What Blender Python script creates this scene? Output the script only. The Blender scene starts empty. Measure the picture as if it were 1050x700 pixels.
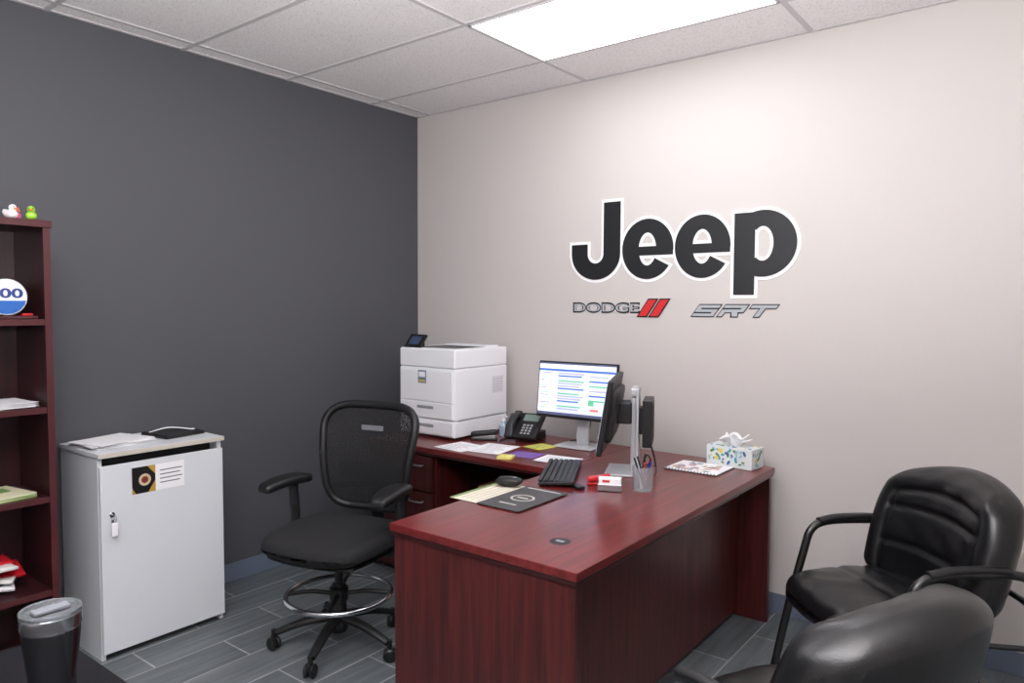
import bpy, bmesh, math, random
from mathutils import Vector, Matrix
random.seed(4)
S=bpy.context.scene
try:
    S.view_settings.view_transform='Standard'
except Exception: pass
D=bpy.data
def lin(c):
    return tuple(((v/255)/12.92 if v/255<=.04045 else ((v/255+.055)/1.055)**2.4) for v in c)
# ---------------- materials ----------------
MC={}
def M(name,c,rough=.5,metal=0,spec=.5,emit=0,ec=None,alpha=1,trans=0,coat=0,bump=None,bscale=200,var=0):
    if name in MC: return MC[name]
    m=D.materials.new(name); m.use_nodes=True; nt=m.node_tree; b=nt.nodes['Principled BSDF']
    col=lin(c)+(1,)
    b.inputs['Base Color'].default_value=col
    b.inputs['Roughness'].default_value=rough; b.inputs['Metallic'].default_value=metal
    b.inputs['Specular IOR Level'].default_value=spec
    b.inputs['Alpha'].default_value=alpha; b.inputs['Transmission Weight'].default_value=trans
    b.inputs['Coat Weight'].default_value=coat
    if emit:
        b.inputs['Emission Color'].default_value=lin(ec or c)+(1,); b.inputs['Emission Strength'].default_value=emit
    tc=nt.nodes.new('ShaderNodeTexCoord')
    n=nt.nodes.new('ShaderNodeTexNoise'); n.inputs['Scale'].default_value=bscale; n.inputs['Detail'].default_value=4
    nt.links.new(tc.outputs['Object'],n.inputs['Vector'])
    if bump:
        bp=nt.nodes.new('ShaderNodeBump'); bp.inputs['Strength'].default_value=bump; bp.inputs['Distance'].default_value=.002
        nt.links.new(n.outputs['Fac'],bp.inputs['Height']); nt.links.new(bp.outputs['Normal'],b.inputs['Normal'])
    if var:
        n2=nt.nodes.new('ShaderNodeTexNoise'); n2.inputs['Scale'].default_value=3; n2.inputs['Detail'].default_value=3
        nt.links.new(tc.outputs['Object'],n2.inputs['Vector'])
        r=nt.nodes.new('ShaderNodeMapRange'); r.inputs['To Min'].default_value=1-var; r.inputs['To Max'].default_value=1+var
        nt.links.new(n2.outputs['Fac'],r.inputs['Value'])
        mx=nt.nodes.new('ShaderNodeMix'); mx.data_type='RGBA'; mx.blend_type='MULTIPLY'; mx.inputs['Factor'].default_value=1
        mx.inputs['A'].default_value=col; nt.links.new(r.outputs['Result'],mx.inputs['B']); nt.links.new(mx.outputs['Result'],b.inputs['Base Color'])
    MC[name]=m; return m
def wood(name,c1,c2,scale,rough=.28,coat=.25):
    m=D.materials.new(name); m.use_nodes=True; nt=m.node_tree; b=nt.nodes['Principled BSDF']
    tc=nt.nodes.new('ShaderNodeTexCoord'); mp=nt.nodes.new('ShaderNodeMapping'); mp.inputs['Scale'].default_value=scale
    n=nt.nodes.new('ShaderNodeTexNoise'); n.inputs['Scale'].default_value=1; n.inputs['Detail'].default_value=6; n.inputs['Distortion'].default_value=.8
    cr=nt.nodes.new('ShaderNodeValToRGB'); cr.color_ramp.elements[0].position=.33; cr.color_ramp.elements[1].position=.68
    cr.color_ramp.elements[0].color=lin(c1)+(1,); cr.color_ramp.elements[1].color=lin(c2)+(1,)
    L=nt.links.new; L(tc.outputs['Object'],mp.inputs['Vector']); L(mp.outputs['Vector'],n.inputs['Vector']); L(n.outputs['Fac'],cr.inputs['Fac']); L(cr.outputs['Color'],b.inputs['Base Color'])
    b.inputs['Roughness'].default_value=rough; b.inputs['Coat Weight'].default_value=coat; b.inputs['Coat Roughness'].default_value=.15
    return m
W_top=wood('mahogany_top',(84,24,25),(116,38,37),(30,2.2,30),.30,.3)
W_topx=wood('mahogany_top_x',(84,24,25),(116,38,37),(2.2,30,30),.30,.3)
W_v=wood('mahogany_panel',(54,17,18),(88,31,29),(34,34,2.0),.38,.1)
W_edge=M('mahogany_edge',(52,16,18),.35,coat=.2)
W_shelf=wood('dark_mahogany',(38,14,17),(57,20,24),(30,30,2.5),.4,.1)
W_shelfe=M('dark_mahogany_edge',(74,31,35),.4)
white_pl=M('white_plastic',(234,236,240),.4)
grey_pl=M('grey_plastic',(150,153,158),.45)
black_pl=M('black_plastic',(18,18,20),.45)
dk_pl=M('dark_grey_plastic',(36,37,41),.5)
leather=M('black_leather',(14,15,17),.30,bump=.25,bscale=260,spec=.6)
fabric=M('black_fabric',(20,20,23),.85,bump=.5,bscale=400)
metal_bk=M('black_metal_tube',(14,14,16),.3,metal=.0,spec=.7)
chrome=M('chrome',(205,208,212),.18,metal=1)
steel=M('brushed_steel',(170,172,176),.3,metal=1)
silver=M('silver_plastic',(190,193,198),.35,metal=.15)
paper=M('paper_white',(236,236,239),.7)
cab_white=M('cabinet_white',(210,214,219),.4,var=.03)
cab_edge=M('cabinet_edge_cream',(196,189,178),.5)
# ---------------- mesh helpers ----------------
def mk(name,bm,mat,smooth=False,loc=None):
    me=D.meshes.new(name); bmesh.ops.recalc_face_normals(bm,faces=bm.faces); bm.to_mesh(me); bm.free()
    o=D.objects.new(name,me); S.collection.objects.link(o)
    for x in (mat if isinstance(mat,(list,tuple)) else [mat]): me.materials.append(x)
    if smooth:
        for p in me.polygons: p.use_smooth=True
    return o
def box(name,mat,x0,x1,y0,y1,z0,z1,bev=.002,seg=2,rot=None,xf=None):
    bm=bmesh.new(); bmesh.ops.create_cube(bm,size=1)
    for v in bm.verts: v.co=Vector(((x0+x1)/2+v.co.x*(x1-x0),(y0+y1)/2+v.co.y*(y1-y0),(z0+z1)/2+v.co.z*(z1-z0)))
    if bev:
        b=min(bev,.45*min(abs(x1-x0),abs(y1-y0),abs(z1-z0)))
        bmesh.ops.bevel(bm,geom=bm.edges[:],offset=b,segments=seg,affect='EDGES',profile=.5)
    if xf is not None:
        for v in bm.verts: v.co=xf@v.co
    return mk(name,bm,mat)
def lathe(name,mat,prof,seg=36,xf=None,smooth=True):
    bm=bmesh.new(); rings=[]
    for r,z in prof:
        rings.append([bm.verts.new((max(r,1e-5)*math.cos(2*math.pi*i/seg),max(r,1e-5)*math.sin(2*math.pi*i/seg),z)) for i in range(seg)])
    for a,b in zip(rings,rings[1:]):
        for i in range(seg): bm.faces.new((a[i],a[(i+1)%seg],b[(i+1)%seg],b[i]))
    bmesh.ops.remove_doubles(bm,verts=bm.verts,dist=2e-5)
    if xf is not None:
        for v in bm.verts: v.co=xf@v.co
    o=mk(name,bm,mat,smooth)
    if smooth: auto(o)
    return o
def auto(o,ang=35):
    me=o.data; bm=bmesh.new(); bm.from_mesh(me)
    for e in bm.edges:
        if len(e.link_faces)==2 and e.calc_face_angle(0)>math.radians(ang): e.smooth=False
    bm.to_mesh(me); bm.free()
def cyl(name,mat,c,r,h,ax='z',r2=None,seg=32,bev=.0015):
    r2=r if r2 is None else r2; b=min(bev,h*.3,r*.3)
    prof=[(0,0),(r-b,0),(r,b),(r2,h-b),(r2-b,h),(0,h)]
    rot={'z':Matrix.Identity(4),'x':Matrix.Rotation(math.pi/2,4,'Y'),'y':Matrix.Rotation(-math.pi/2,4,'X')}[ax]
    return lathe(name,mat,prof,seg,Matrix.Translation(c)@rot)
def catmull(pts,res,closed):
    P=[Vector(p) for p in pts]; n=len(P); out=[]
    rng=range(n) if closed else range(n-1)
    for i in rng:
        p1=P[i]; p2=P[(i+1)%n]
        p0=P[(i-1)%n] if closed or i>0 else p1*2-p2
        p3=P[(i+2)%n] if closed or i+2<n else p2*2-p1
        for k in range(res):
            t=k/res
            out.append(.5*((2*p1)+(p2-p0)*t+(2*p0-5*p1+4*p2-p3)*t*t+(3*p1-p0-3*p2+p3)*t**3))
    if not closed: out.append(P[-1])
    return out
def tube(name,mat,pts,r,seg=12,closed=False,res=8,flat=None,up=Vector((0,0,1)),r2=None):
    P=catmull(pts,res,closed) if res>1 else [Vector(p) for p in pts]
    bm=bmesh.new(); n=len(P); rings=[]
    T=[]
    for i in range(n):
        a=P[(i-1)%n] if closed or i>0 else P[i]; b=P[(i+1)%n] if closed or i<n-1 else P[i]
        T.append((b-a).normalized())
    N=up-T[0]*up.dot(T[0])
    if N.length<.05: N=Vector((1,0,0))-T[0]*T[0].x
    N.normalize()
    for i in range(n):
        N=N-T[i]*N.dot(T[i]); N.normalize(); B=T[i].cross(N)
        rr=r if r2 is None else r+(r2-r)*i/(n-1)
        f=flat if flat else 1
        rings.append([bm.verts.new(P[i]+N*(rr*f*math.cos(2*math.pi*k/seg))+B*(rr*math.sin(2*math.pi*k/seg))) for k in range(seg)])
    m=n if closed else n-1
    for i in range(m):
        a=rings[i]; b=rings[(i+1)%n]
        for k in range(seg): bm.faces.new((a[k],a[(k+1)%seg],b[(k+1)%seg],b[k]))
    if not closed:
        bm.faces.new(rings[0]); bm.faces.new(rings[-1])
    o=mk(name,bm,mat,True); auto(o,50); return o
def puff(name,mat,sx,sy,sz,r,n=22,deform=None,xf=None):
    bm=bmesh.new(); bmesh.ops.create_cube(bm,size=2)
    bmesh.ops.subdivide_edges(bm,edges=bm.edges[:],cuts=n,use_grid_fill=True)
    s=Vector((sx,sy,sz))
    for v in bm.verts:
        p=Vector((v.co.x*sx,v.co.y*sy,v.co.z*sz))
        q=Vector([max(-(s[i]-r),min(s[i]-r,p[i])) for i in range(3)])
        d=p-q
        if d.length>1e-9: p=q+d.normalized()*r
        if deform: p=deform(p)
        if xf is not None: p=xf@p
        v.co=p
    return mk(name,bm,mat,True)
def prism(name,mat,poly,f,t):
    """poly list of 2d; f(a,b,h)->Vector"""
    bm=bmesh.new(); a=[bm.verts.new(f(p[0],p[1],0)) for p in poly]; b=[bm.verts.new(f(p[0],p[1],t)) for p in poly]
    bm.faces.new(a); bm.faces.new(b); n=len(poly)
    for i in range(n): bm.faces.new((a[i],a[(i+1)%n],b[(i+1)%n],b[i]))
    return mk(name,bm,mat)
def group(name,parts,loc=(0,0,0),rot=0,mat=None):
    e=D.objects.new(name,None); e.empty_display_size=.1; S.collection.objects.link(e)
    e.location=loc; e.rotation_euler=(0,0,rot)
    for p in parts: p.parent=e
    return e
def join(name,parts,loc=(0,0,0),rot=0):
    """join parts into one mesh object"""
    bm=bmesh.new(); mats=[]
    for p in parts:
        me=p.data; idx=[]
        for m in me.materials:
            if m not in mats: mats.append(m)
            idx.append(mats.index(m))
        n0=len(bm.faces); bm.from_mesh(me); bm.faces.ensure_lookup_table()
        for f in bm.faces[n0:]: f.material_index=idx[f.material_index]
        D.objects.remove(p)
    me=D.meshes.new(name); bm.to_mesh(me); bm.free()
    for m in mats: me.materials.append(m)
    o=D.objects.new(name,me); S.collection.objects.link(o); o.location=loc; o.rotation_euler=(0,0,rot); return o
V=Vector
H=2.773; RX=4.7; RY=-4.7
# ---------------- room ----------------
def wallmat(name,c,rough=.6):
    return M(name,c,rough,bump=.12,bscale=160,spec=.3)
wm_w=wallmat('painted_wall_light',(199,194,191),.6); wm_d=wallmat('painted_wall_charcoal',(82,83,88),.55)
box('wall_left',wm_d,-.1,0,RY,0,0,H,0)
box('wall_back',wm_w,-.1,RX,0,.1,0,H,0)
box('wall_right',wm_w,RX,RX+.1,RY,.1,0,H,0)
box('wall_front',wm_w,-.1,RX+.1,RY-.1,RY,0,H,0)
bbm=M('baseboard_vinyl_blue_grey',(102,112,130),.45)
box('baseboard_left',bbm,0,.008,RY,-.008,0,.1,.002)
box('baseboard_back',bbm,.0,RX,-.008,0,0,.1,.002)
# floor
m=D.materials.new('wood_look_tile'); m.use_nodes=True; nt=m.node_tree; b=nt.nodes['Principled BSDF']; L=nt.links.new
tc=nt.nodes.new('ShaderNodeTexCoord'); mp=nt.nodes.new('ShaderNodeMapping'); mp.inputs['Rotation'].default_value=(0,0,math.pi/2)
L(tc.outputs['Object'],mp.inputs['Vector'])
br=nt.nodes.new('ShaderNodeTexBrick'); br.offset=.5; br.inputs['Scale'].default_value=1
br.inputs['Brick Width'].default_value=.61; br.inputs['Row Height'].default_value=.205; br.inputs['Mortar Size'].default_value=.0035; br.inputs['Mortar Smooth'].default_value=.1
br.inputs['Color1'].default_value=lin((86,93,97))+(1,); br.inputs['Color2'].default_value=lin((106,112,115))+(1,); br.inputs['Mortar'].default_value=lin((158,162,165))+(1,)
L(mp.outputs['Vector'],br.inputs['Vector'])
m2=nt.nodes.new('ShaderNodeMapping'); m2.inputs['Scale'].default_value=(38,2.2,1); L(tc.outputs['Object'],m2.inputs['Vector'])
nz=nt.nodes.new('ShaderNodeTexNoise'); nz.inputs['Scale'].default_value=1; nz.inputs['Detail'].default_value=6; L(m2.outputs['Vector'],nz.inputs['Vector'])
mr=nt.nodes.new('ShaderNodeMapRange'); mr.inputs['From Min'].default_value=.3; mr.inputs['From Max'].default_value=.7; mr.inputs['To Min'].default_value=.68; mr.inputs['To Max'].default_value=1.28; L(nz.outputs['Fac'],mr.inputs['Value'])
mx=nt.nodes.new('ShaderNodeMix'); mx.data_type='RGBA'; mx.blend_type='MULTIPLY'; mx.inputs['Factor'].default_value=1
L(br.outputs['Color'],mx.inputs['A']); L(mr.outputs['Result'],mx.inputs['B']); L(mx.outputs['Result'],b.inputs['Base Color'])
b.inputs['Roughness'].default_value=.42
box('floor',m,-.1,RX+.1,RY-.1,.1,-.1,0,0)
# ceiling
m=D.materials.new('acoustic_tile'); m.use_nodes=True; nt=m.node_tree; b=nt.nodes['Principled BSDF']; L=nt.links.new
tc=nt.nodes.new('ShaderNodeTexCoord'); nz=nt.nodes.new('ShaderNodeTexNoise'); nz.inputs['Scale'].default_value=120; nz.inputs['Detail'].default_value=3
L(tc.outputs['Object'],nz.inputs['Vector']); cr=nt.nodes.new('ShaderNodeValToRGB')
cr.color_ramp.elements[0].position=.28; cr.color_ramp.elements[1].position=.48
cr.color_ramp.elements[0].color=lin((206,201,202))+(1,); cr.color_ramp.elements[1].color=lin((238,234,234))+(1,)
L(nz.outputs['Fac'],cr.inputs['Fac']); L(cr.outputs['Color'],b.inputs['Base Color']); b.inputs['Roughness'].default_value=.9
bp=nt.nodes.new('ShaderNodeBump'); bp.inputs['Strength'].default_value=.1; bp.inputs['Distance'].default_value=.002; L(nz.outputs['Fac'],bp.inputs['Height']); L(bp.outputs['Normal'],b.inputs['Normal'])
box('ceiling',m,-.1,RX+.1,RY-.1,.1,H,H+.1,0)
gm=M('ceiling_grid_white',(196,192,194),.5)
gx=.126; LY=-.426
ps=[]
x=gx
while x<RX:
    ps.append(box('g',gm,x-.012,x+.012,RY,0,H-.006,H,.001)); x+=1.22
y=LY
while y>RY:
    ps.append(box('g',gm,0,RX,y-.012,y+.012,H-.0065,H,.001)); y-=.61
ps.append(box('g',gm,0,.02,RY,0,H-.005,H,.001)); ps.append(box('g',gm,0,RX,-.02,0,H-.005,H,.001))
join('trim_ceiling_grid',ps)
def emm(n,s): return M(n,(255,255,255),.6,emit=s,ec=(252,250,255))
def panel(x0,y1,em):
    p=[box('diffuser',em,x0+.02,x0+1.20,y1-.59,y1-.02,H-.010,H-.004,0)]
    for a in ((x0+.01,x0+1.21,y1-.6,y1-.59),(x0+.01,x0+1.21,y1-.02,y1-.01),(x0+.01,x0+.02,y1-.6,y1-.01),(x0+1.2,x0+1.21,y1-.6,y1-.01)):
        p.append(box('frame',gm,*a,H-.012,H-.002,.001))
    return group('ceiling_light_panel',p)
panel(1.346,LY,emm('light_diffuser',6.2)); e2=emm('light_diffuser_b',12)
panel(1.346,LY-4*.61,e2); panel(3.786-1.22+.0,LY-5*.61,e2)  # two unseen panels, added out of view to fill the room with light
# added unseen fill lamp, aimed upward to brighten the ceiling
fl_=D.lights.new('ceiling_fill','AREA'); fl_.shape='DISK'; fl_.size=.5; fl_.energy=145; fl_.color=(1,.985,.99)
fo=D.objects.new('ceiling_fill',fl_); S.collection.objects.link(fo); fo.location=(3.1,-3.1,1.70); fo.rotation_euler=(math.radians(165),0,math.radians(37))
# ---------------- wall lettering ----------------
blk=M('vinyl_black',(27,28,31),.45); wht=M('vinyl_white',(252,252,252),.5); red=M('vinyl_red',(206,48,50),.4); gry=M('vinyl_grey',(172,178,182),.4)
def W(y0):
    return lambda a,b,h: V((a,y0-h,b))
def arc(name,mat,cx,cz,a,b,ia,ib,t0,t1,y,t,n=40):
    bm=bmesh.new(); F=W(y); cols=[]
    for i in range(n+1):
        th=math.radians(t0+(t1-t0)*i/n); c,s=math.cos(th),math.sin(th)
        cols.append([bm.verts.new(F(cx+a*c,cz+b*s,0)),bm.verts.new(F(cx+a*c,cz+b*s,t)),bm.verts.new(F(cx+ia*c,cz+ib*s,t)),bm.verts.new(F(cx+ia*c,cz+ib*s,0))])
    for p,q in zip(cols,cols[1:]):
        for k in range(4): bm.faces.new((p[k],p[(k+1)%4],q[(k+1)%4],q[k]))
    if abs(t1-t0)<359: bm.faces.new(cols[0]); bm.faces.new(cols[-1])
    return mk(name,bm,mat)
def rect(mat,x0,x1,z0,z1,y,t): return prism('r',mat,[(x0,z0),(x1,z0),(x1,z1),(x0,z1)],W(y),t)
def letters(mat,o,y,t):
    P=[]; k=[0]
    def T():
        k[0]+=1; return t+.00025*k[0]
    P.append(rect(mat,1.470-o,1.577+o,1.79,2.078+o,y,T()))
    P.append(arc('a',mat,1.4185,1.795,.1585+o,.147+o,.052-o,.054-o,180,360,y,T()))
    P.append(rect(mat,1.260-o,1.3665+o,1.79,1.850+o,y,T()))
    for cx,a in ((1.742,.152),(2.052,.150)):
        P.append(arc('a',mat,cx,1.808,a+o,.162+o,.052-o,.088-o,-3,326+o*300,y,T(),60))
        P.append(rect(mat,cx-.08,cx+a+o-.002,1.774-o,1.822+o,y,T()))
    P.append(rect(mat,2.220-o,2.324+o,1.558-o,1.962+o,y,T()))
    P.append(arc('a',mat,2.362,1.808,.163+o,.162+o,.052-o,.084-o,-128,128,y,T(),60))
    return P
join('wall_lettering',letters(wht,.016,-.0005,.001)+letters(blk,0,-.0045,.001))
def text(name,s,mat,x0,x1,z0,z1,y,t,shear=0,off=0,sp=1):
    cu=D.curves.new('t','FONT'); cu.body=s; cu.size=1; cu.offset=off; cu.extrude=.01; cu.shear=shear; cu.space_character=sp
    ob=D.objects.new('t',cu); S.collection.objects.link(ob); bpy.context.view_layer.update()
    me=D.meshes.new_from_object(ob.evaluated_get(bpy.context.evaluated_depsgraph_get())); D.objects.remove(ob)
    xs=[v.co.x for v in me.vertices]; ys=[v.co.y for v in me.vertices]
    a,b,c,d=min(xs),max(xs),min(ys),max(ys)
    for v in me.vertices:
        h=(v.co.z>0)*t
        v.co=V((x0+(v.co.x-a)/(b-a)*(x1-x0),y-h,z0+(v.co.y-c)/(d-c)*(z1-z0)))
    me.materials.clear(); me.materials.append(mat)
    for p in me.polygons: p.material_index=0
    o=D.objects.new(name,me); S.collection.objects.link(o); return o
P=[text('t','DODGE',blk,1.268,1.700,1.460,1.522,-.0005,.001,0,.05),text('t','DODGE',gry,1.278,1.690,1.4695,1.5125,-.0022,.001,0,.0)]
for i,x in enumerate((1.715,1.785)):
    P.append(prism('s',blk,[(x-.035,1.440),(x+.028,1.440),(x+.098,1.542),(x+.035,1.542)],W(-.003-.0004*i),.0008))
    P.append(prism('s',red,[(x-.022,1.447),(x+.024,1.447),(x+.085,1.535),(x+.039,1.535)],W(-.0046),.0008+.0002*i))
join('wall_lettering',P)
# angular italic three-letter badge drawn from strokes
def ital(mat,o,y,t):
    out=[]; k=0; z0,z1=1.450,1.508; sh=.75
    def st(x0,a,x1,b,hw):
        nonlocal k; k+=1
        out.append(prism('s',mat,[(px+(pz-z0)*sh,pz) for px,pz in hw],W(y),t+.0001*k))
    def R_(xa,xb,za,zb): st(0,0,0,0,[(xa-o,za-o),(xb+o,za-o),(xb+o,zb+o),(xa-o,zb+o)])
    h=z1-z0; b=.015
    # S
    R_(2.000,2.115,z0,z0+b); R_(2.000,2.115,z0+h/2-b/2,z0+h/2+b/2); R_(2.000,2.115,z1-b,z1); R_(2.092,2.115,z0,z0+h/2); R_(2.000,2.023,z0+h/2,z1)
    # R
    R_(2.138,2.161,z0,z1-.022); R_(2.138,2.255,z1-b,z1); R_(2.232,2.255,z0+h/2,z1); R_(2.150,2.255,z0+h/2-b/2,z0+h/2+b/2)
    st(0,0,0,0,[(2.212-o,z0-o),(2.242+o,z0-o),(2.222+o,z0+h/2),(2.190-o,z0+h/2)])
    # T
    R_(2.275,2.400,z1-b,z1); R_(2.325,2.349,z0,z1-b)
    return out
join('wall_lettering',ital(blk,.0050,-.0005,.0008)+ital(gry,-.0005,-.0030,.0006))
# ---------------- desk ----------------
P=[]
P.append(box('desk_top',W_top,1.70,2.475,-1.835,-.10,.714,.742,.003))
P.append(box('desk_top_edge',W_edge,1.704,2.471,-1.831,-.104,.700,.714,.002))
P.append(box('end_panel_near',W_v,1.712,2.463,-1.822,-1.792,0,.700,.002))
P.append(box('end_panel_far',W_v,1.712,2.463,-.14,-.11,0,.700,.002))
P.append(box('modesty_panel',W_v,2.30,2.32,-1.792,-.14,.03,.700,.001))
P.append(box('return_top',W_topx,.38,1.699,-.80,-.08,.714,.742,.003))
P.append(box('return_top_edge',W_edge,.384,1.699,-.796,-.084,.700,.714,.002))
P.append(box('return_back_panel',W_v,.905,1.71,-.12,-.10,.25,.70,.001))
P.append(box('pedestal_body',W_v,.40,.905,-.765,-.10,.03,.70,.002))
P.append(box('pedestal_plinth',black_pl,.42,.885,-.74,-.12,0,.03,0))
for i,(a,b_) in enumerate(((.50,.69),(.29,.49),(.045,.28))):
    P.append(box(f'drawer_{i+1}',W_v,.412,.893,-.785,-.765,a,b_,.003))
    P.append(tube(f'handle_{i+1}',steel,[(.72,-.785,b_-.05),(.725,-.808,b_-.05),(.82,-.808,b_-.05),(.825,-.785,b_-.05)],.005,8,res=3))
P.append(cyl('grommet_ring',dk_pl,(2.28,-1.63,.7405),.035,.002,bev=.0005))
P.append(cyl('grommet_cap',black_pl,(2.28,-1.63,.7415),.028,.0013,bev=.0003))
P.append(box('grommet_slot',grey_pl,2.265,2.295,-1.637,-1.623,.7425,.7430,0))
group('office_desk',P)
# cardboard box
cb=M('cardboard',(160,120,84),.8,var=.06)
join('cardboard_box',[box('b',cb,-.17,.17,-.14,.14,0,.54,.003),box('tape',M('packing_tape',(176,142,100),.4),-.171,.171,-.025,.025,.2,.5415,.001),
   box('flap',cb,-.17,.17,-.14,-.004,.54,.545,.001),box('flap',cb,-.17,.17,.004,.14,.54,.545,.001)],(1.26,-.50,0),.08)
TZ=.7432
# ---------------- printer ----------------
P=[]
P.append(box('body_lower',white_pl,0,.44,0,.47,.012,.105,.008,3))
P.append(box('tray_front_lower',white_pl,.015,.425,-.006,.004,.02,.098,.004))
P.append(box('tray_grip',grey_pl,.15,.28,-.009,-.003,.06,.078,.003))
P.append(box('body_middle',white_pl,0,.44,0,.47,.108,.40,.008,3))
P.append(box('tray_front_main',white_pl,.015,.425,-.006,.004,.112,.20,.004))
P.append(box('tray_grip_2',grey_pl,.15,.28,-.009,-.003,.165,.182,.003))
P.append(box('front_door',white_pl,.015,.425,-.006,.004,.206,.385,.006))
P.append(box('body_top',white_pl,0,.44,0,.47,.4015,.510,.010,4))
P.append(box('label_panel',M('label_blue_grey',(116,128,150),.5),.16,.225,-.009,-.004,.37-.06,.37+.015,.002))
P.append(box('label_mark',paper,.168,.217,-.0105,-.008,.345,.375,.001))
P.append(box('label_mark_2',M('label_yellow',(210,190,90),.5),.168,.217,-.0105,-.008,.318,.328,.001))
P.append(box('output_tray',dk_pl,.07,.37,.08,.33,.500,.5112,.003))
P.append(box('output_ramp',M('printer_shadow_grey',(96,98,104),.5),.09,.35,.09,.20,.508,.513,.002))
P.append(box('output_hood',white_pl,.05,.39,.33,.45,.505,.519,.006))
P.append(box('side_groove',grey_pl,.4385,.4405,.03,.44,.1045,.1085,0))
P.append(box('side_vent_panel',M('printer_grey_white',(215,217,222),.5),.4385,.4412,.33,.43,.24,.34,.001))
for i in range(5): P.append(box(f'vent_{i}',M('vent_grey',(190,193,198),.5),.441,.4422,.34,.42,.255+i*.016,.259+i*.016,0))
for i,(a,b_) in enumerate(((.03,.03),(.40,.03),(.03,.44),(.40,.44))): P.append(cyl(f'foot_{i}',black_pl,(a,b_,0),.014,.013))
tx=Matrix.Translation((.085,.05,.545))@Matrix.Rotation(math.radians(50),4,'X')
P.append(box('panel_neck',dk_pl,.04,.12,.045,.09,.50,.54,.004))
P.append(box('touch_panel',black_pl,-.066,.066,-.048,.048,-.008,.008,.004,xf=tx))
P.append(box('touch_screen',M('touch_screen',(40,50,66),.1,emit=.3,ec=(70,90,120)),-.042,.042,-.028,.03,.008,.0088,0,xf=tx))
group('laser_printer',P,(.42,-.57,TZ))
# ---------------- monitors ----------------
scr=M('screen_page',(215,220,238),.2,emit=.6,ec=(190,200,230))
sb=M('screen_blue',(60,100,180),.2,emit=.6,ec=(84,124,204)); sl=M('screen_lilac',(170,170,215),.2,emit=.6,ec=(172,176,220)); sd=M('screen_text',(90,95,120),.2,emit=.4,ec=(96,104,140)); sw=M('screen_white',(230,232,246),.2,emit=.55,ec=(214,220,246)); so=M('screen_orange',(230,120,90),.2,emit=.6,ec=(230,120,110)); sg=M('screen_green',(90,180,130),.2,emit=.6,ec=(120,196,150))
def monitor(loc,rot,w=.50,h=.305,zc=.30,tilt=6,pc=False,base=True):
    P=[]; X=Matrix.Translation((0,0,zc))@Matrix.Rotation(math.radians(-tilt),4,'X')
    P.append(box('housing',black_pl,-w/2,w/2,-.012,.012,-h/2,h/2,.006,3,xf=X))
    P.append(puff('rear_bulge',dk_pl,w*.36,.022,h*.36,.018,8,None,X@Matrix.Translation((0,.018,0))))
    P.append(box('screen',scr,-w/2+.008,w/2-.008,-.0132,-.012,-h/2+.016,h/2-.008,0,xf=X))
    def q(n,mt,a,b_,c,d,k=1): P.append(box(n,mt,-w/2+.008+a*(w-.016),-w/2+.008+b_*(w-.016),-.0132-.0004*k,-.0132,h/2-.008-d*(h-.024),h/2-.008-c*(h-.024),0,xf=X))
    q('ui_bar',sd,0,1,0,.03); q('ui_toolbar',sw,0,1,.03,.12); q('ui_header',sb,.0,1,.12,.16); q('ui_side',sw,0,.22,.16,.94)
    for i in range(15): q(f'ui_row_{i}',(sl,sb,sw,sg,sl)[i%5],.26,.60-.03*(i%3),.19+i*.048,.214+i*.048)
    for i in range(15): q(f'ui_rowb_{i}',(sd,sl,sg)[i%3],.03,.16-.03*(i%4),.19+i*.048,.20+i*.048,2)
    q('ui_card_bg',sw,.65,.98,.19,.82)
    for i in range(6): q(f'ui_card_{i}',(sl,sb,sg)[i%3],.67,.92,.22+i*.09,.25+i*.09,2)
    q('ui_badge',so,.70,.80,.84,.88); q('ui_tile',sg,.67,.74,.70,.78,2); q('ui_taskbar',sd,0,1,.95,1)
    a=.035 if pc else 0
    P.append(box('stand_head',dk_pl,-.05,.05,.03,.065+a,zc-.05,zc+.05,.008))
    P.append(box('stand_pole',silver,-.035,.035,.06+a,.085+a,.008,zc+.07,.006))
    P.append(box('stand_base',silver,-.115,.115,-.05+a,.125+a,0,.010,.004,3))
    if pc:
        P.append(box('pc_mount',silver,-.075,.075,.086+a,.098+a,.02,.39,.004))
        P.append(box('pc_bracket',dk_pl,-.04,.04,.097+a,.122+a,.18,.30,.003))
        P.append(box('mini_pc',black_pl,-.09,.09,.115+a,.158+a,.13,.34,.004))
        for i in range(9): P.append(box(f'pc_vent_{i}',dk_pl,-.08+i*.018,-.071+i*.018,.1575+a,.1595+a,.15,.32,0))
        for i in range(3): P.append(box(f'pc_port_{i}',grey_pl,-.0915,-.0895,.127+a,.145+a,.18+i*.04,.195+i*.04,0))
        P.append(box('pc_stand_top',silver,-.065,.065,.06+a,.099+a,.36,.39,.006))
        P.append(tube('cable_1',black_pl,[(.02,.18,.14),(.03,.20,.08),(-.05,.20,.02),(-.15,.15,.004)],.003,6))
        P.append(tube('cable_2',black_pl,[(-.02,.18,.14),(-.03,.20,.07),(.05,.21,.01),(.12,.17,.004)],.0025,6))
    else:
        P.append(tube('cable',black_pl,[(.0,.09,.22),(.02,.12,.12),(-.04,.14,.03),(-.09,.10,.012),(-.13,.12,.006)],.003,6))
    return group('computer_monitor',P,loc,rot)
monitor((1.49,-.30,TZ),math.radians(3),w=.48,h=.305,zc=.305)
monitor((1.90,-.655,TZ),math.radians(-66),w=.50,h=.33,zc=.275,tilt=9,pc=True)
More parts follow.
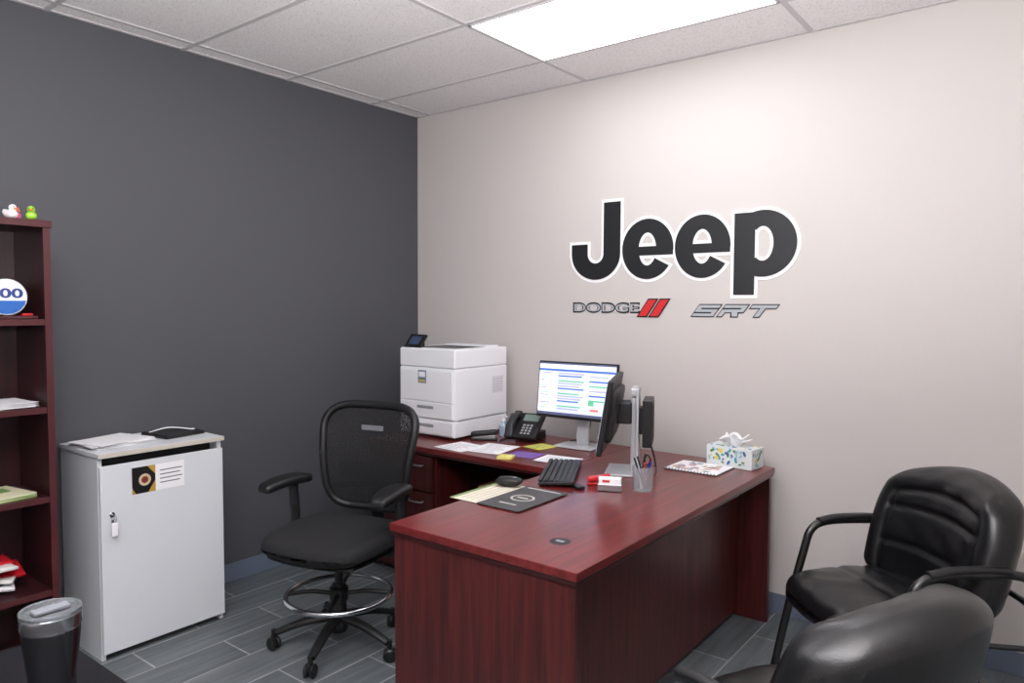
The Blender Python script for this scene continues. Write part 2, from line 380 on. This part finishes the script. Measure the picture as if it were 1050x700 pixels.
# ---------------- phone ----------------
P=[]
X=Matrix.Rotation(math.radians(38),4,'X')
P.append(box('foot',black_pl,-.08,.08,.03,.11,0,.05,.006))
P.append(box('body',black_pl,-.095,.095,-.09,.10,.0,.028,.008,3,xf=Matrix.Translation((0,0,.065))@X))
XX=Matrix.Translation((0,0,.065))@X
P.append(puff('handset',dk_pl,.022,.10,.016,.014,6,lambda p:V((p.x*(1+.25*abs(p.y/.1)),p.y,p.z-.014+.028*(abs(p.y/.1)<.7)*1.0)),XX@Matrix.Translation((-.065,0,.045))))
P.append(box('display',M('phone_display',(120,135,130),.2),-.02,.075,.035,.085,.0275,.030,.001,xf=XX))
for i in range(4):
    for j in range(3): P.append(box('key',grey_pl,-.005+j*.022,.009+j*.022,-.065+i*.02,-.053+i*.02,.028,.031,.001,xf=XX))
P.append(tube('cord',black_pl,[(-.065,-.09,.02),(-.1,-.12,.006),(-.12,-.06,.005),(-.11,.03,.005),(-.08,.06,.01)],.003,6))
group('desk_phone',P,(1.15,-.30,TZ),math.radians(12))
# ---------------- keyboard, mouse, mat ----------------
P=[box('base',black_pl,-.225,.225,-.075,.075,0,.014,.004,3,xf=Matrix.Rotation(math.radians(3),4,'X')@Matrix.Translation((0,0,.006)))]
for r in range(6):
    x=-.215; n=21
    for c in range(n):
        w=.0205
        if r==5 and 4<=c<=8:
            if c>4: x+=w; continue
            P.append(box('k',dk_pl,x+.001,x+5*w-.002,.062-r*.024-.02,.062-r*.024-.003,.018,.0245,.0015,1)); x+=w; continue
        P.append(box('k',dk_pl,x+.001,x+w-.0015,.062-r*.024-.02,.062-r*.024-.003,.018+.001,.0255,.0015,1)); x+=w
join('keyboard',P,(1.775,-.87,TZ+.002),math.radians(-62))
join('computer_mouse',[puff('m',black_pl,.031,.055,.018,.016,10,lambda p:V((p.x*(1-.15*(p.y/.055)**2),p.y,p.z*(1-.35*(p.y/.055)**2)))),
   box('wheel',grey_pl,-.004,.004,.018,.034,.012,.0195,.001)],(1.72,-1.18,TZ+.023),math.radians(-70))
pl=M('pad_logo',(190,186,180),.6)
def ringxy(mat,cx,cy,a,b,ia,ib,t0,t1,z,h):
    o=arc('r',mat,cx,cy,a,b,ia,ib,t0,t1,0,h,30)
    for v in o.data.vertices: v.co=V((v.co.x,v.co.z,z-v.co.y))
    return o
join('desk_pad',[box('a',M('pad_dark',(66,66,68),.6),0,.20,0,.33,0,.003,.001),ringxy(pl,.10,.16,.05,.045,.042,.037,0,360,.003,.0004),
  box('logo2',pl,.075,.125,.155,.167,.003,.0035,0),box('logo3',pl,.02,.18,.30,.31,.003,.0035,0),box('logo4',pl,.06,.14,.06,.068,.003,.0035,0)],(1.785,-1.465,TZ+.0022))
join('desk_calendar_sheet',[box('a',M('sheet_cream',(214,208,190),.6),0,.32,0,.22,0,.0015,.0005),box('b',M('sheet_green',(120,140,90),.6),0,.32,.20,.22,.0015,.002,0),
  box('c',M('sheet_dark',(60,60,64),.6),.02,.30,.02,.028,.0015,.002,0)]+[box('d',M('sheet_line',(150,148,140),.6),.02,.30,.05+i*.025,.053+i*.025,.0015,.0018,0) for i in range(6)],(1.86,-1.46,TZ),math.radians(90))
# ---------------- pen cup ----------------
glass=M('clear_acrylic',(225,230,235),.08,trans=.75,spec=.6)
P=[lathe('cup',glass,[(0,.0),(.040,.0),(.044,.10),(.041,.10),(.037,.004),(0,.004)],28),]
cols=[(30,60,170),(190,30,40),(25,25,28),(210,210,215),(25,25,28),(40,40,44),(205,60,60)]
for i,c in enumerate(cols):
    a=i*2*math.pi/len(cols); r=.017
    p0=V((r*math.cos(a+2.2),r*math.sin(a+2.2),.008)); p1=V((.036*math.cos(a),.036*math.sin(a),.12+.012*(i%3)))
    P.append(tube(f'pen_{i}',M(f'pen_{c}',c,.35),[p0,p1],.0042,8,res=1)); 
P.append(tube('scissors_blade',steel,[(0,.005,.01),(.012,.012,.10)],.005,8,res=1))
P.append(tube('scissors_loop',black_pl,[(.012,.012,.10),(.0,.014,.125),(.012,.016,.145),(.027,.014,.125)],.0035,8,closed=True))
group('pen_cup',P,(2.185,-.880,TZ))
rd=M('red_plastic',(196,36,40),.35)
join('stapler',[box('a',rd,-.014,.014,-.05,.05,0,.010,.003),puff('b',rd,.014,.05,.012,.009,8,None,Matrix.Translation((0,.0,.028))@Matrix.Rotation(.12,4,'X')),box('c',steel,-.008,.008,-.045,.04,.012,.018,.001)],(1.995,-.91,TZ),math.radians(-50))
join('business_card_holder',[box('a',steel,-.05,.05,-.02,.02,0,.006,.002),box('b',steel,-.05,.05,.014,.02,0,.055,.002),box('f',steel,-.05,.05,-.02,-.015,0,.03,.002),
  box('cards',paper,-.045,.045,-.012,.012,.006,.052,.001),box('l',M('card_red',(200,50,50),.5),-.03,.0,-.0125,-.0118,.036,.046,0)],(2.085,-.975,TZ),math.radians(25))
join('key_fob',[box('a',black_pl,-.018,.018,-.03,.03,0,.012,.004),tube('r',steel,[(0,.03,.004),(.012,.04,.004),(0,.052,.004),(-.012,.04,.004)],.0015,6,closed=True)],(1.96,-1.02,TZ),1.1)
# ---------------- notebook, tissue box, papers ----------------
P=[box('pages',paper,0,.25,0,.21,.002,.006,.001),box('cover_bottom',black_pl,-.004,.254,-.004,.214,0,.002,.0005)]
fl=[(180,120,140),(110,140,170),(200,190,160),(90,90,100),(190,150,110)]
for i in range(40):
    a,b_=random.uniform(.01,.2),random.uniform(.01,.17); P.append(box('pt',M(f'print_{i%5}',fl[i%5],.3),a,a+random.uniform(.01,.035),b_,b_+random.uniform(.01,.03),.006,.0063+i*.00001,0))
for i in range(16): P.append(tube('ring',black_pl,[(.01+i*.0155,-.005,.003),(.01+i*.0155,-.007,.007),(.01+i*.0155,-.002,.009),(.01+i*.0155,.004,.006)],.0012,5,res=3))
join('spiral_notebook',P,(2.08,-.46,TZ))
P=[]
tb=M('tissue_box_white',(216,222,224),.55)
P.append(box('carton',tb,-.115,.115,-.06,.06,0,.095,.002))
fc=[(60,160,170),(225,205,90),(90,130,90),(150,190,200),(70,100,150)]
for i in range(80):
    s=random.choice((0,0,1,2)); c=M(f'leaf_{i%5}',fc[i%5],.55); r=random.uniform(.008,.017)
    if s==0: x_,z_=random.uniform(-.10,.10),random.uniform(.014,.08); mt=Matrix.Translation((x_,-.0602,z_))@Matrix.Rotation(math.pi/2,4,'X')
    elif s==1: x_,z_=random.uniform(-.046,.046),random.uniform(.014,.078); mt=Matrix.Translation((.1152,x_,z_))@Matrix.Rotation(math.pi/2,4,'Y')
    else: x_,z_=random.uniform(-.10,.10),random.choice((-1,1))*random.uniform(.035,.05); mt=Matrix.Translation((x_,z_,.0952))
    mt=mt@Matrix.Rotation(random.uniform(0,3),4,'Z')@Matrix.Diagonal((1,.5,1,1))
    P.append(lathe('leaf',c,[(0,-.0004),(r*.8,-.0004),(r*.8,.0006+i*.00001),(0,.0006+i*.00001)],14,mt,False))
P.append(lathe('slot',M('slot_film',(200,205,208),.3),[(0,0),(.06,0),(.06,.001),(0,.001)],24,Matrix.Translation((0,0,.095))@Matrix.Diagonal((1,.45,1,1)),False))
def tis(h,ph,k):
    bm=bmesh.new(); n=28; mm=12; rows=[]
    for j in range(mm+1):
        t=j/mm; rows.append([bm.verts.new(((.012+.045*t**.8*(1+.35*math.sin(3*a+ph)))*math.cos(a)*k,(.006+.022*t*(1+.5*math.sin(5*a+ph*2)))*math.sin(a),.093+h*math.sin(t*1.75)*(1+.28*math.sin(4*a+ph)*t))) for a in [2*math.pi*i/n for i in range(n)]])
    for A,B in zip(rows,rows[1:]):
        for i in range(n): bm.faces.new((A[i],A[(i+1)%n],B[(i+1)%n],B[i]))
    return mk('tissue',bm,M('tissue_paper',(240,240,242),.8),True)
P.append(tis(.05,.7,1.0)); P.append(tis(.035,2.4,1.3))
join('tissue_box',P,(2.31,-.185,TZ),math.radians(-6))
def sheet(name,mat,x,y,w,h,rot,z=TZ,t=.0012,extra=None):
    parts=[box('s',mat,-w/2,w/2,-h/2,h/2,0,t,0)]
    ink=M('print_ink',(120,122,130),.7)
    for i in range(int(h/.03)):
        parts.append(box('l',ink,-w*.38,w*random.uniform(.1,.38),-h*.4+i*.026,-h*.4+i*.026+.004,t,t+.0003,0))
    return join(name,parts,(x,y,z),rot)
sheet('paper_sheet',paper,1.16,-.60,.20,.24,.15); sheet('paper_sheet',paper,1.0,-.675,.21,.20,-.10,TZ+.0016)
sheet('paper_flyer',M('flyer_purple',(120,84,170),.5),1.385,-.62,.16,.13,.1); sheet('paper_flyer',M('flyer_yellow',(200,200,90),.5),1.325,-.40,.13,.14,-.2)
sheet('paper_sheet',paper,1.59,-.62,.2,.16,.12,TZ+.002)
join('stapler',[box('a',black_pl,-.02,.02,-.075,.075,0,.012,.004),puff('b',black_pl,.02,.075,.015,.012,8,None,Matrix.Translation((0,.0,.04))@Matrix.Rotation(.1,4,'X')),box('c',steel,-.01,.01,-.06,.06,.012,.027,.001)],(.965,-.44,TZ+.0),math.radians(-55))
join('hand_sanitizer_bottle',[lathe('b',M('sanitizer_gel',(190,215,235),.15,trans=.4),[(0,0),(.024,0),(.026,.004),(.026,.06),(.012,.078),(.012,.085),(0,.085)],24),
  cyl('c',white_pl,(0,0,.084),.012,.014),tube('p',white_pl,[(0,0,.097),(0,0,.115),(.012,0,.118),(.028,0,.112)],.004,8)],(.97,-.27,TZ))
join('sticky_note_pad',[box('a',M('note_yellow',(226,216,120),.6),-.038,.038,-.038,.038,0,.012,.001)],(1.36,-.745,TZ),.4)
# ---------------- white cabinet ----------------
P=[]
CX=.02; FX=.04
P.append(box('side_panel_near',cab_white,CX,.35+FX,-2.25,-2.232,0,.86,.001))
P.append(box('side_panel_far',cab_white,CX,.35+FX,-1.718,-1.70,0,.86,.001))
P.append(box('back_panel',cab_white,CX,CX+.01,-2.232,-1.718,.04,.86,0))
P.append(box('bottom_panel',cab_white,CX,.345+FX,-2.232,-1.718,.03,.048,0))
P.append(box('inner_shelf',cab_white,CX+.01,.34+FX,-2.232,-1.718,.79,.80,0))
P.append(box('top_panel',cab_white,CX,.372+FX,-2.255,-1.695,.86,.880,.002))
P.append(box('top_edge_band',cab_edge,.3715+FX,.3735+FX,-2.255,-1.695,.861,.879,0))
P.append(box('door',cab_white,.351+FX,.369+FX,-2.248,-1.702,.03,.825,.002))
P.append(box('gap_shade',black_pl,.32,.325,-2.232,-1.718,.80,.86,0))  # black strip stands in for the shade in the gap above the door
for a in (-2.22,-1.73):
    P.append(cyl('caster',dk_pl,(.30,a,.0),.014,.03)); P.append(cyl('caster',dk_pl,(.06,a,.0),.014,.03))
def fx(o):
    for v in o.data.vertices: v.co.x+=FX
    P.append(o)
fx(cyl('lock',chrome,(.369,-2.205,.62),.011,.008,'x'))
fx(tube('key',steel,[(.377,-2.205,.62),(.395,-2.205,.62)],.003,6,res=1))
fx(tube('key_ring',steel,[(.39,-2.205,.622),(.392,-2.195,.605),(.39,-2.205,.588),(.388,-2.215,.605)],.0012,6,closed=True))
fx(box('key_tag',paper,.386,.392,-2.216,-2.190,.53,.588,.003)); fx(box('key_blade',steel,.380,.383,-2.212,-2.202,.54,.60,.001))
fx(box('sticker_dark',black_pl,.369,.3698,-2.12,-2.02,.685,.80,0)); fx(box('sticker_white',paper,.369,.3699,-2.02,-1.89,.685,.80,0))
go=M('gold_ink',(186,150,60),.4)
fx(prism('sticker_gold',go,[(-2.052,.685),(-2.02,.685),(-2.02,.735)],lambda a,b,h:V((.3698+h,a,b)),.0003))
fx(prism('sticker_gold_2',go,[(-2.055,.80),(-2.02,.76),(-2.02,.80)],lambda a,b,h:V((.3698+h,a,b)),.0003))
fx(prism('sticker_gold_3',go,[(-2.12,.715),(-2.12,.685),(-2.105,.685)],lambda a,b,h:V((.3698+h,a,b)),.0003))
fx(lathe('sticker_emblem',M('emblem_tan',(200,180,150),.5),[(0,0),(.026,0),(.026,.0006),(0,.0006)],24,Matrix.Translation((.3699,-2.066,.742))@Matrix.Rotation(math.pi/2,4,'Y')))
fx(lathe('sticker_emblem_c',M('emblem_red',(120,50,40),.5),[(0,0),(.015,0),(.015,.001),(0,.001)],20,Matrix.Translation((.3699,-2.066,.742))@Matrix.Rotation(math.pi/2,4,'Y')))
for i in range(4): fx(box(f'sticker_line_{i}',M('ink_dark',(70,70,76),.6),.3698,.3702,-2.0,-1.91+.01*(i%2),.715+i*.018,.719+i*.018,0))
group('storage_cabinet',P)
P=[]
for i in range(9): 
    P.append(box('s',paper,-.11,.11,-.13,.13,i*.0022,i*.0022+.002,0,xf=Matrix.Rotation(random.uniform(-.15,.15),4,'Z')@Matrix.Translation((random.uniform(-.01,.01),random.uniform(-.01,.01),0))))
join('paper_stack',P,(.20,-2.105,.881),.12)
join('tablet_folio',[box('a',black_pl,-.10,.10,-.10,.10,0,.016,.004),box('b',dk_pl,-.095,.095,-.095,.095,.016,.018,.002),tube('strap',white_pl,[(-.05,-.09,.018),(0,-.02,.036),(.05,.07,.020),(.02,.09,.018)],.003,6)],(.19,-1.825,.881),.12)
# ---------------- bookcase ----------------
P=[]
P.append(box('side_far',W_shelf,.03,.35,-2.413,-2.388,0,1.80,.001)); P.append(box('side_near',W_shelf,.03,.35,-3.30,-3.275,0,1.80,.001))
P.append(box('side_edge_band',W_shelfe,.350,.352,-2.413,-2.388,0,1.80,0)); P.append(box('side_edge_band_2',W_shelfe,.350,.352,-3.30,-3.275,0,1.80,0))
P.append(box('back',W_shelf,.03,.038,-3.275,-2.413,0,1.80,0))
P.append(box('top',W_shelf,.03,.358,-3.305,-2.383,1.80,1.828,.002))
P.append(box('top_edge',W_shelfe,.358,.360,-3.305,-2.383,1.801,1.827,0))
for i,z in enumerate((1.44,1.09,.73,.35,.07)):
    P.append(box(f'shelf_{i}',W_shelf,.038,.345,-3.275,-2.413,z-.025,z,.001)); P.append(box(f'shelf_edge_{i}',W_shelfe,.345,.347,-3.275,-2.413,z-.024,z-.001,0))
P.append(box('plinth',W_shelf,.30,.32,-3.275,-2.413,0,.045,0))
group('bookcase',P)
def duck(c,y,x=.26,rot=0.,k=1.0):
    mt=M(f'duck_{c}',c,.35); s=.02
    def body(p): return V((p.x,p.y,p.z+.012*max(0,p.y/.028)**2))
    parts=[puff('b',mt,.021,.028,.016,.0155,8,body,Matrix.Translation((0,0,.016))),
      lathe('h',mt,[(.0155*math.sin(t*math.pi/12),-.0155*math.cos(t*math.pi/12)) for t in range(13)],20,Matrix.Translation((0,-.014,.040))),
      puff('beak',M('duck_beak',(235,130,40),.4),.007,.007,.003,.0028,4,None,Matrix.Translation((0,-.031,.038)))]
    for sx in (-1,1): parts.append(lathe('e',black_pl,[(.0025*math.sin(t*math.pi/6),-.0025*math.cos(t*math.pi/6)) for t in range(7)],8,Matrix.Translation((sx*.007,-.0275,.044))))
    o=join('rubber_duck',parts,(x,y,1.829),rot); o.scale=(k*.9,k*.9,k*.95); return o
for i,c in enumerate([(150,205,60),(235,110,160),(240,235,235),(110,200,60),(225,80,140),(210,50,60),(120,205,60),(60,150,210)]): duck(c,-2.440-i*.036,.32-.065*(i%2),1.2+.4*(i%3))
# shelf stuff
bl=M('canister_blue',(40,100,180),.4)
tx_=text('t','100',M('ink_blue',(40,60,130),.5),-.050,.055,-.004,.034,0,.0006,0,.03)
for v in tx_.data.vertices: v.co=V((.1004-v.co.y,v.co.x,v.co.z))
join('sign_drum',[cyl('a',paper,(0,0,0),.070,.10,'x'),cyl('rim',M('drum_rim',(60,52,48),.4),(-.02,0,0),.073,.118,'x',bev=.001),prism('bl',bl,[(math.cos(a)*.067,math.sin(a)*.067) for a in [math.radians(192+i*15.6) for i in range(11)]],lambda a,b,h:V((.1+h,a,b)),.0006),tx_],(.20,-2.525,1.44+.013+.073))
join('tray',[box('a',W_shelfe,-.1,.1,-.09,.09,0,.012,.003),box('b',rd,.06,.09,.04,.075,.012,.022,.003)],(.22,-2.515,1.4405))
P=[]
for i in range(7): P.append(box('s',paper,-.11,.11,-.14,.14,i*.003,i*.003+.0022,0,xf=Matrix.Rotation(random.uniform(-.2,.2),4,'Z')))
join('paper_stack',P,(.22,-2.585,1.091),.1)
P=[]
pg=[(170,190,120),(225,222,190),(140,170,110),(225,222,190)]
for i in range(4): P.append(box('s',M(f'mag_{i%4}',pg[i%4],.5),-.11,.11,-.14,.14,i*.004,i*.004+.0035,0,xf=Matrix.Rotation(random.uniform(-.15,.15),4,'Z')))
P.append(box('cover',M('mag_green',(110,150,80),.5),-.08,.0,-.1,.1,.0155,.0158,0))
join('magazine_stack',P,(.22,-2.60,.731),.1)
P=[]
pc=[(190,30,44),(225,225,228),(60,60,66),(200,40,50),(230,228,226)]
for i in range(12): P.append(puff('s',M(f'packet_{i%5}',pc[i%5],.25),.055,.075,.009,.008,6,lambda p:V((p.x,p.y,p.z+.005*math.sin(40*p.x)*math.cos(33*p.y))),Matrix.Translation((random.uniform(-.02,.05),random.uniform(-.10,.03),.016+i*.009))@Matrix.Rotation(random.uniform(-.35,.35),4,'Y')@Matrix.Rotation(random.uniform(-.7,.7),4,'Z')))
join('packet_pile',P,(.21,-2.56,.362),0)
# ---------------- black side table + tumbler ----------------
bt=M('black_laminate',(20,20,24),.35)
P=[box('table_top',bt,1.775,3.1,-3.5,-2.91,.73,.76,.003),box('apron',bt,1.80,3.08,-3.48,-2.93,.66,.73,.002)]
for a in (1.82,3.04):
    for b_ in (-3.46,-2.955): P.append(box('leg',bt,a-.02,a+.02,b_-.02,b_+.02,0,.66,.002))
group('side_table',P)
P=[lathe('body',M('tumbler_steel',(105,107,112),.18,metal=1),[(0,0),(.034,0),(.036,.004),(.038,.06),(.047,.14),(.048,.158)],40),
   lathe('rim',chrome,[(.048,.155),(.0495,.159),(.0495,.181),(.047,.182),(.046,.155)],40),
   lathe('lid',M('clear_lid',(215,222,228),.08,trans=.85),[(.0465,.175),(.050,.180),(.050,.188),(.044,.189),(.042,.183),(0,.183)],40),
   box('lid_slider',M('lid_slider_grey',(120,124,130),.3),-.012,.012,-.03,.03,.184,.191,.002)]
group('travel_tumbler',P,(2.115,-3.04,.761))
# ---------------- drafting office chair ----------------
P=[]
for i in range(5):
    a=math.radians(-78+72*i); c,s=math.cos(a),math.sin(a)
    P.append(tube(f'base_leg_{i}',black_pl,[(c*.03,s*.03,.135),(c*.15,s*.15,.115),(c*.27,s*.27,.075)],.028,10,flat=.7,r2=.019))
    P.append(cyl(f'caster_stem_{i}',black_pl,(c*.28,s*.28,.045),.010,.045))
    R=Matrix.Translation((c*.28,s*.28,.028))@Matrix.Rotation(a+.6*i,4,'Z')
    for k in (-1,1): P.append(lathe(f'caster_wheel_{i}_{k}',black_pl,[(0,-.008),(.024,-.008),(.028,-.003),(.028,.004),(.020,.010),(0,.010)],24,R@Matrix.Translation((0,k*.014,0))@Matrix.Rotation(math.pi/2*(-k),4,'X')))
    P.append(puff(f'caster_hood_{i}',black_pl,.02,.006,.018,.005,5,None,R@Matrix.Translation((0,0,.012))))
P.append(lathe('hub',black_pl,[(0,.07),(.035,.07),(.045,.10),(.045,.14),(.033,.165),(.030,.28),(0,.28)],28))
P.append(cyl('gas_lift',dk_pl,(0,0,.27),.018,.16))
P.append(tube('foot_ring',chrome,[(.225*math.cos(t*math.pi/8),.225*math.sin(t*math.pi/8),.235) for t in range(16)],.011,12,closed=True,res=4))
for i in range(4):
    a=math.radians(25+90*i); P.append(tube(f'ring_spoke_{i}',black_pl,[(.02*math.cos(a),.02*math.sin(a),.235),(.12*math.cos(a),.12*math.sin(a),.245),(.222*math.cos(a),.222*math.sin(a),.235)],.010,8))
P.append(cyl('ring_collar',black_pl,(0,0,.21),.04,.055))
P.append(box('tilt_mechanism',black_pl,-.09,.09,-.12,.14,.38,.44,.012))
P.append(tube('height_lever',black_pl,[(.08,0,.42),(.18,-.02,.415),(.25,-.03,.41)],.006,8))
def seatd(p):
    x,y,z=p; u=x/.262; w=y/.25
    x*=math.sqrt(max(0,1-.22*w*w)); y*=math.sqrt(max(0,1-.22*u*u))
    if z>0: z+=.012*(1-u*u)*(1-w*w)+.008*u*u-.02*(max(0,-w)**4)
    else: z*=(1-.5*u*u)
    return V((x,y,z))
P.append(puff('seat_cushion',fabric,.262,.25,.046,.040,22,seatd,Matrix.Translation((0,-.02,.480))))
P.append(puff('seat_pan',black_pl,.235,.225,.014,.012,14,seatd,Matrix.Translation((0,-.01,.437))))
# back
def backpt(u,v):
    w=.205+.058*v-.02*max(0,v-.85)*5
    z=.555+.475*v
    x=u*w
    y=.235+.05*v**1.6-.035*math.sin(v*math.pi)*.8-.04*u*u+.02
    return V((x,y,z))
def ro(t):
    n=5.2; c,s=math.cos(t),math.sin(t)
    return math.copysign(abs(c)**(2/n),c),.5+.5*math.copysign(abs(s)**(2/n),s)
pts=[backpt(*ro(2*math.pi*i/40)) for i in range(40)]
P.append(tube('back_frame',black_pl,pts,.019,10,closed=True,res=3))
mm=D.materials.new('mesh_fabric'); mm.use_nodes=True; nt=mm.node_tree; b=nt.nodes['Principled BSDF']; b.inputs['Base Color'].default_value=lin((20,20,23))+(1,); b.inputs['Roughness'].default_value=.8
tc=nt.nodes.new('ShaderNodeTexCoord'); vv=nt.nodes.new('ShaderNodeTexVoronoi'); vv.inputs['Scale'].default_value=260; nt.links.new(tc.outputs['Object'],vv.inputs['Vector'])
g=nt.nodes.new('ShaderNodeMath'); g.operation='GREATER_THAN'; g.inputs[1].default_value=.27; nt.links.new(vv.outputs['Distance'],g.inputs[0]); nt.links.new(g.outputs[0],b.inputs['Alpha'])
bm=bmesh.new(); n=24; grid=[]
for j in range(n+1):
    row=[]
    for i in range(n+1):
        a,b_=-1+2*i/n,-1+2*j/n
        u=a*math.sqrt(1-.16*b_**6*1.0); v=b_*math.sqrt(1-.16*a**6)
        row.append(bm.verts.new(backpt(u*.985,.5+.49*v)))
    grid.append(row)
for j in range(n):
    for i in range(n): bm.faces.new((grid[j][i],grid[j][i+1],grid[j+1][i+1],grid[j+1][i]))
P.append(mk('back_mesh',bm,mm,True))
# woven care label on the mesh back
q=backpt(.0,.78)
P.append(box('back_label',M('label_woven_grey',(120,122,128),.7),-.06,.06,q.y-.006,q.y-.003,q.z-.012,q.z+.012,.001))
P.append(puff('lumbar_pad',black_pl,.17,.010,.04,.009,10,lambda p:V((p.x,p.y-.5*p.x*p.x,p.z)),Matrix.Translation((0,.262,.72))))
P.append(tube('back_support',black_pl,[(0,.10,.42),(0,.24,.43),(0,.305,.49),(0,.30,.62),(0,.285,.78)],.034,12,flat=.5,up=V((0,1,0))))
P.append(tube('back_cross',black_pl,[(-.20,.24,.64),(-.08,.275,.65),(0,.285,.655),(.08,.275,.65),(.20,.24,.64)],.016,8))
for s in (-1,1):
    P.append(tube(f'arm_bracket_{s}',black_pl,[(s*.10,.06,.43),(s*.22,.06,.435),(s*.275,.06,.49),(s*.282,.055,.59),(s*.282,.045,.68)],.026,10,flat=.6,up=V((0,1,0))))
    P.append(tube(f'arm_post_{s}',dk_pl,[(s*.282,.05,.59),(s*.282,.04,.70)],.020,10,res=1))
    P.append(puff(f'arm_pad_{s}',black_pl,.050,.135,.020,.018,12,lambda p:V((p.x*(1-.25*(p.y/.13)**4)*(1+.1*p.y/.13),p.y,p.z-.5*p.y*p.y-.02*min(0,p.y)**2*20)),Matrix.Translation((s*.278,-.01,.712))@Matrix.Rotation(s*.12,4,'Z')))
group('office_chair',P,(1.055,-1.54,0),math.radians(15))
# ---------------- guest chairs ----------------
def guest(loc,rot):
    P=[]
    def sd(p):
        x,y,z=p; u=x/.265; w=y/.265
        X=x*math.sqrt(max(0,1-.20*w*w)); Y=y*math.sqrt(max(0,1-.20*u*u))
        if z>0: z+=.022*(1-u*u)*(1-w*w)-.018*max(0,-w)**3-.007*math.exp(-((y+.02)/.012)**2)-.007*math.exp(-((y-.10)/.012)**2)
        z+=.0015*math.sin(50*x+3*math.sin(20*y))
        return V((X,Y,z))
    P.append(puff('seat_cushion',leather,.270,.270,.062,.045,34,sd,Matrix.Translation((0,-.03,.427))))
    P.append(puff('seat_base',black_pl,.22,.22,.02,.015,8,None,Matrix.Translation((0,-.01,.36))))
    def bd(p):
        x,y,z=p; u=x/.295; w=z/.235
        k=1-.34*max(0,w)**2.5-.12*max(0,-w)**2
        X=x*math.sqrt(max(.05,k)) ; Z=z*(1-.22*u*u*(1 if w>0 else .5))
        if y<0:
            y-=.022*(1-u*u)*(1-w*w)
            ins=1/(1+math.exp((abs(u)-.70)/.03))
            for g0 in (-.06,.075): y+=.012*math.exp(-((Z-g0+.03*u*u)/.010)**2)*ins
            y+=.0018*math.sin(45*x+4*math.sin(15*z))*(1-u*u)
            y+=.013*math.exp(-((abs(u)-.72)/.035)**2)*(1/(1+math.exp((w-.62)/.04)))
            y+=.013*math.exp(-((w-.62+.10*u*u)/.05)**2)*ins
        else: y+=.015*(1-u*u)*(1-w*w)
        y-=.075*u*u              # wrap forward
        return V((X,y+.055*w,Z))
    P.append(puff('back_cushion',leather,.300,.076,.238,.066,46,bd,Matrix.Translation((0,.258,.675))))
    for s in (-1,1):
        P.append(tube(f'frame_{s}',metal_bk,[(s*.275,-.30,0),(s*.285,-.225,.30),(s*.292,-.155,.54),(s*.295,-.125,.62),(s*.298,-.065,.650),(s*.30,.06,.652),(s*.30,.22,.640),(s*.298,.30,.605),(s*.292,.335,.52),(s*.28,.37,.25),(s*.27,.395,0)],.0155,12,res=8))
        P.append(tube(f'arm_pad_{s}',black_pl,[(s*.297,-.09,.655),(s*.299,-.01,.666),(s*.301,.12,.664),(s*.300,.20,.652)],.020,12,flat=.6))
        for k,(yy,zz) in enumerate(((-.17,.375),(.13,.375))):
            P.append(tube(f'seat_rail_{s}_{k}',metal_bk,[(s*.20,yy,zz),(s*(.284),yy-.035 if k==0 else yy+.22,zz)],.010,8,res=1))
        P.append(cyl(f'foot_{s}_f',black_pl,(s*.275,-.30,0),.018,.012)); P.append(cyl(f'foot_{s}_b',black_pl,(s*.27,.395,0),.018,.012))
    P.append(tube('back_bracket',metal_bk,[(-.293,.33,.50),(-.15,.345,.52),(.15,.345,.52),(.293,.33,.50)],.011,8))
    return group('guest_chair',P,loc,rot)
guest((3.075,-.70,0),math.radians(-43))
guest((3.065,-1.765,0),math.radians(-112))
# ---------------- world + camera ----------------
w=D.worlds.new('W'); S.world=w; w.use_nodes=True; w.node_tree.nodes['Background'].inputs[0].default_value=(.8,.85,1,1); w.node_tree.nodes['Background'].inputs[1].default_value=.1
f,yaw,pitch,roll,cx,cy,cz=[741.83,.6583,.0498,.0041,3.5627,-3.5468,1.5015]
fw=V((-math.sin(yaw)*math.cos(pitch),math.cos(yaw)*math.cos(pitch),-math.sin(pitch))); r=V((math.cos(yaw),math.sin(yaw),0)); u=r.cross(fw)
r2=r*math.cos(roll)+u*math.sin(roll); u2=u*math.cos(roll)-r*math.sin(roll)
cam=D.cameras.new('camera'); co=D.objects.new('camera',cam); S.collection.objects.link(co)
cam.sensor_width=36; cam.lens=36*f/1050; cam.clip_start=.02
mtx=Matrix((r2,u2,-fw)).transposed().to_4x4(); mtx.translation=V((cx,cy,cz)); co.matrix_world=mtx
S.camera=co
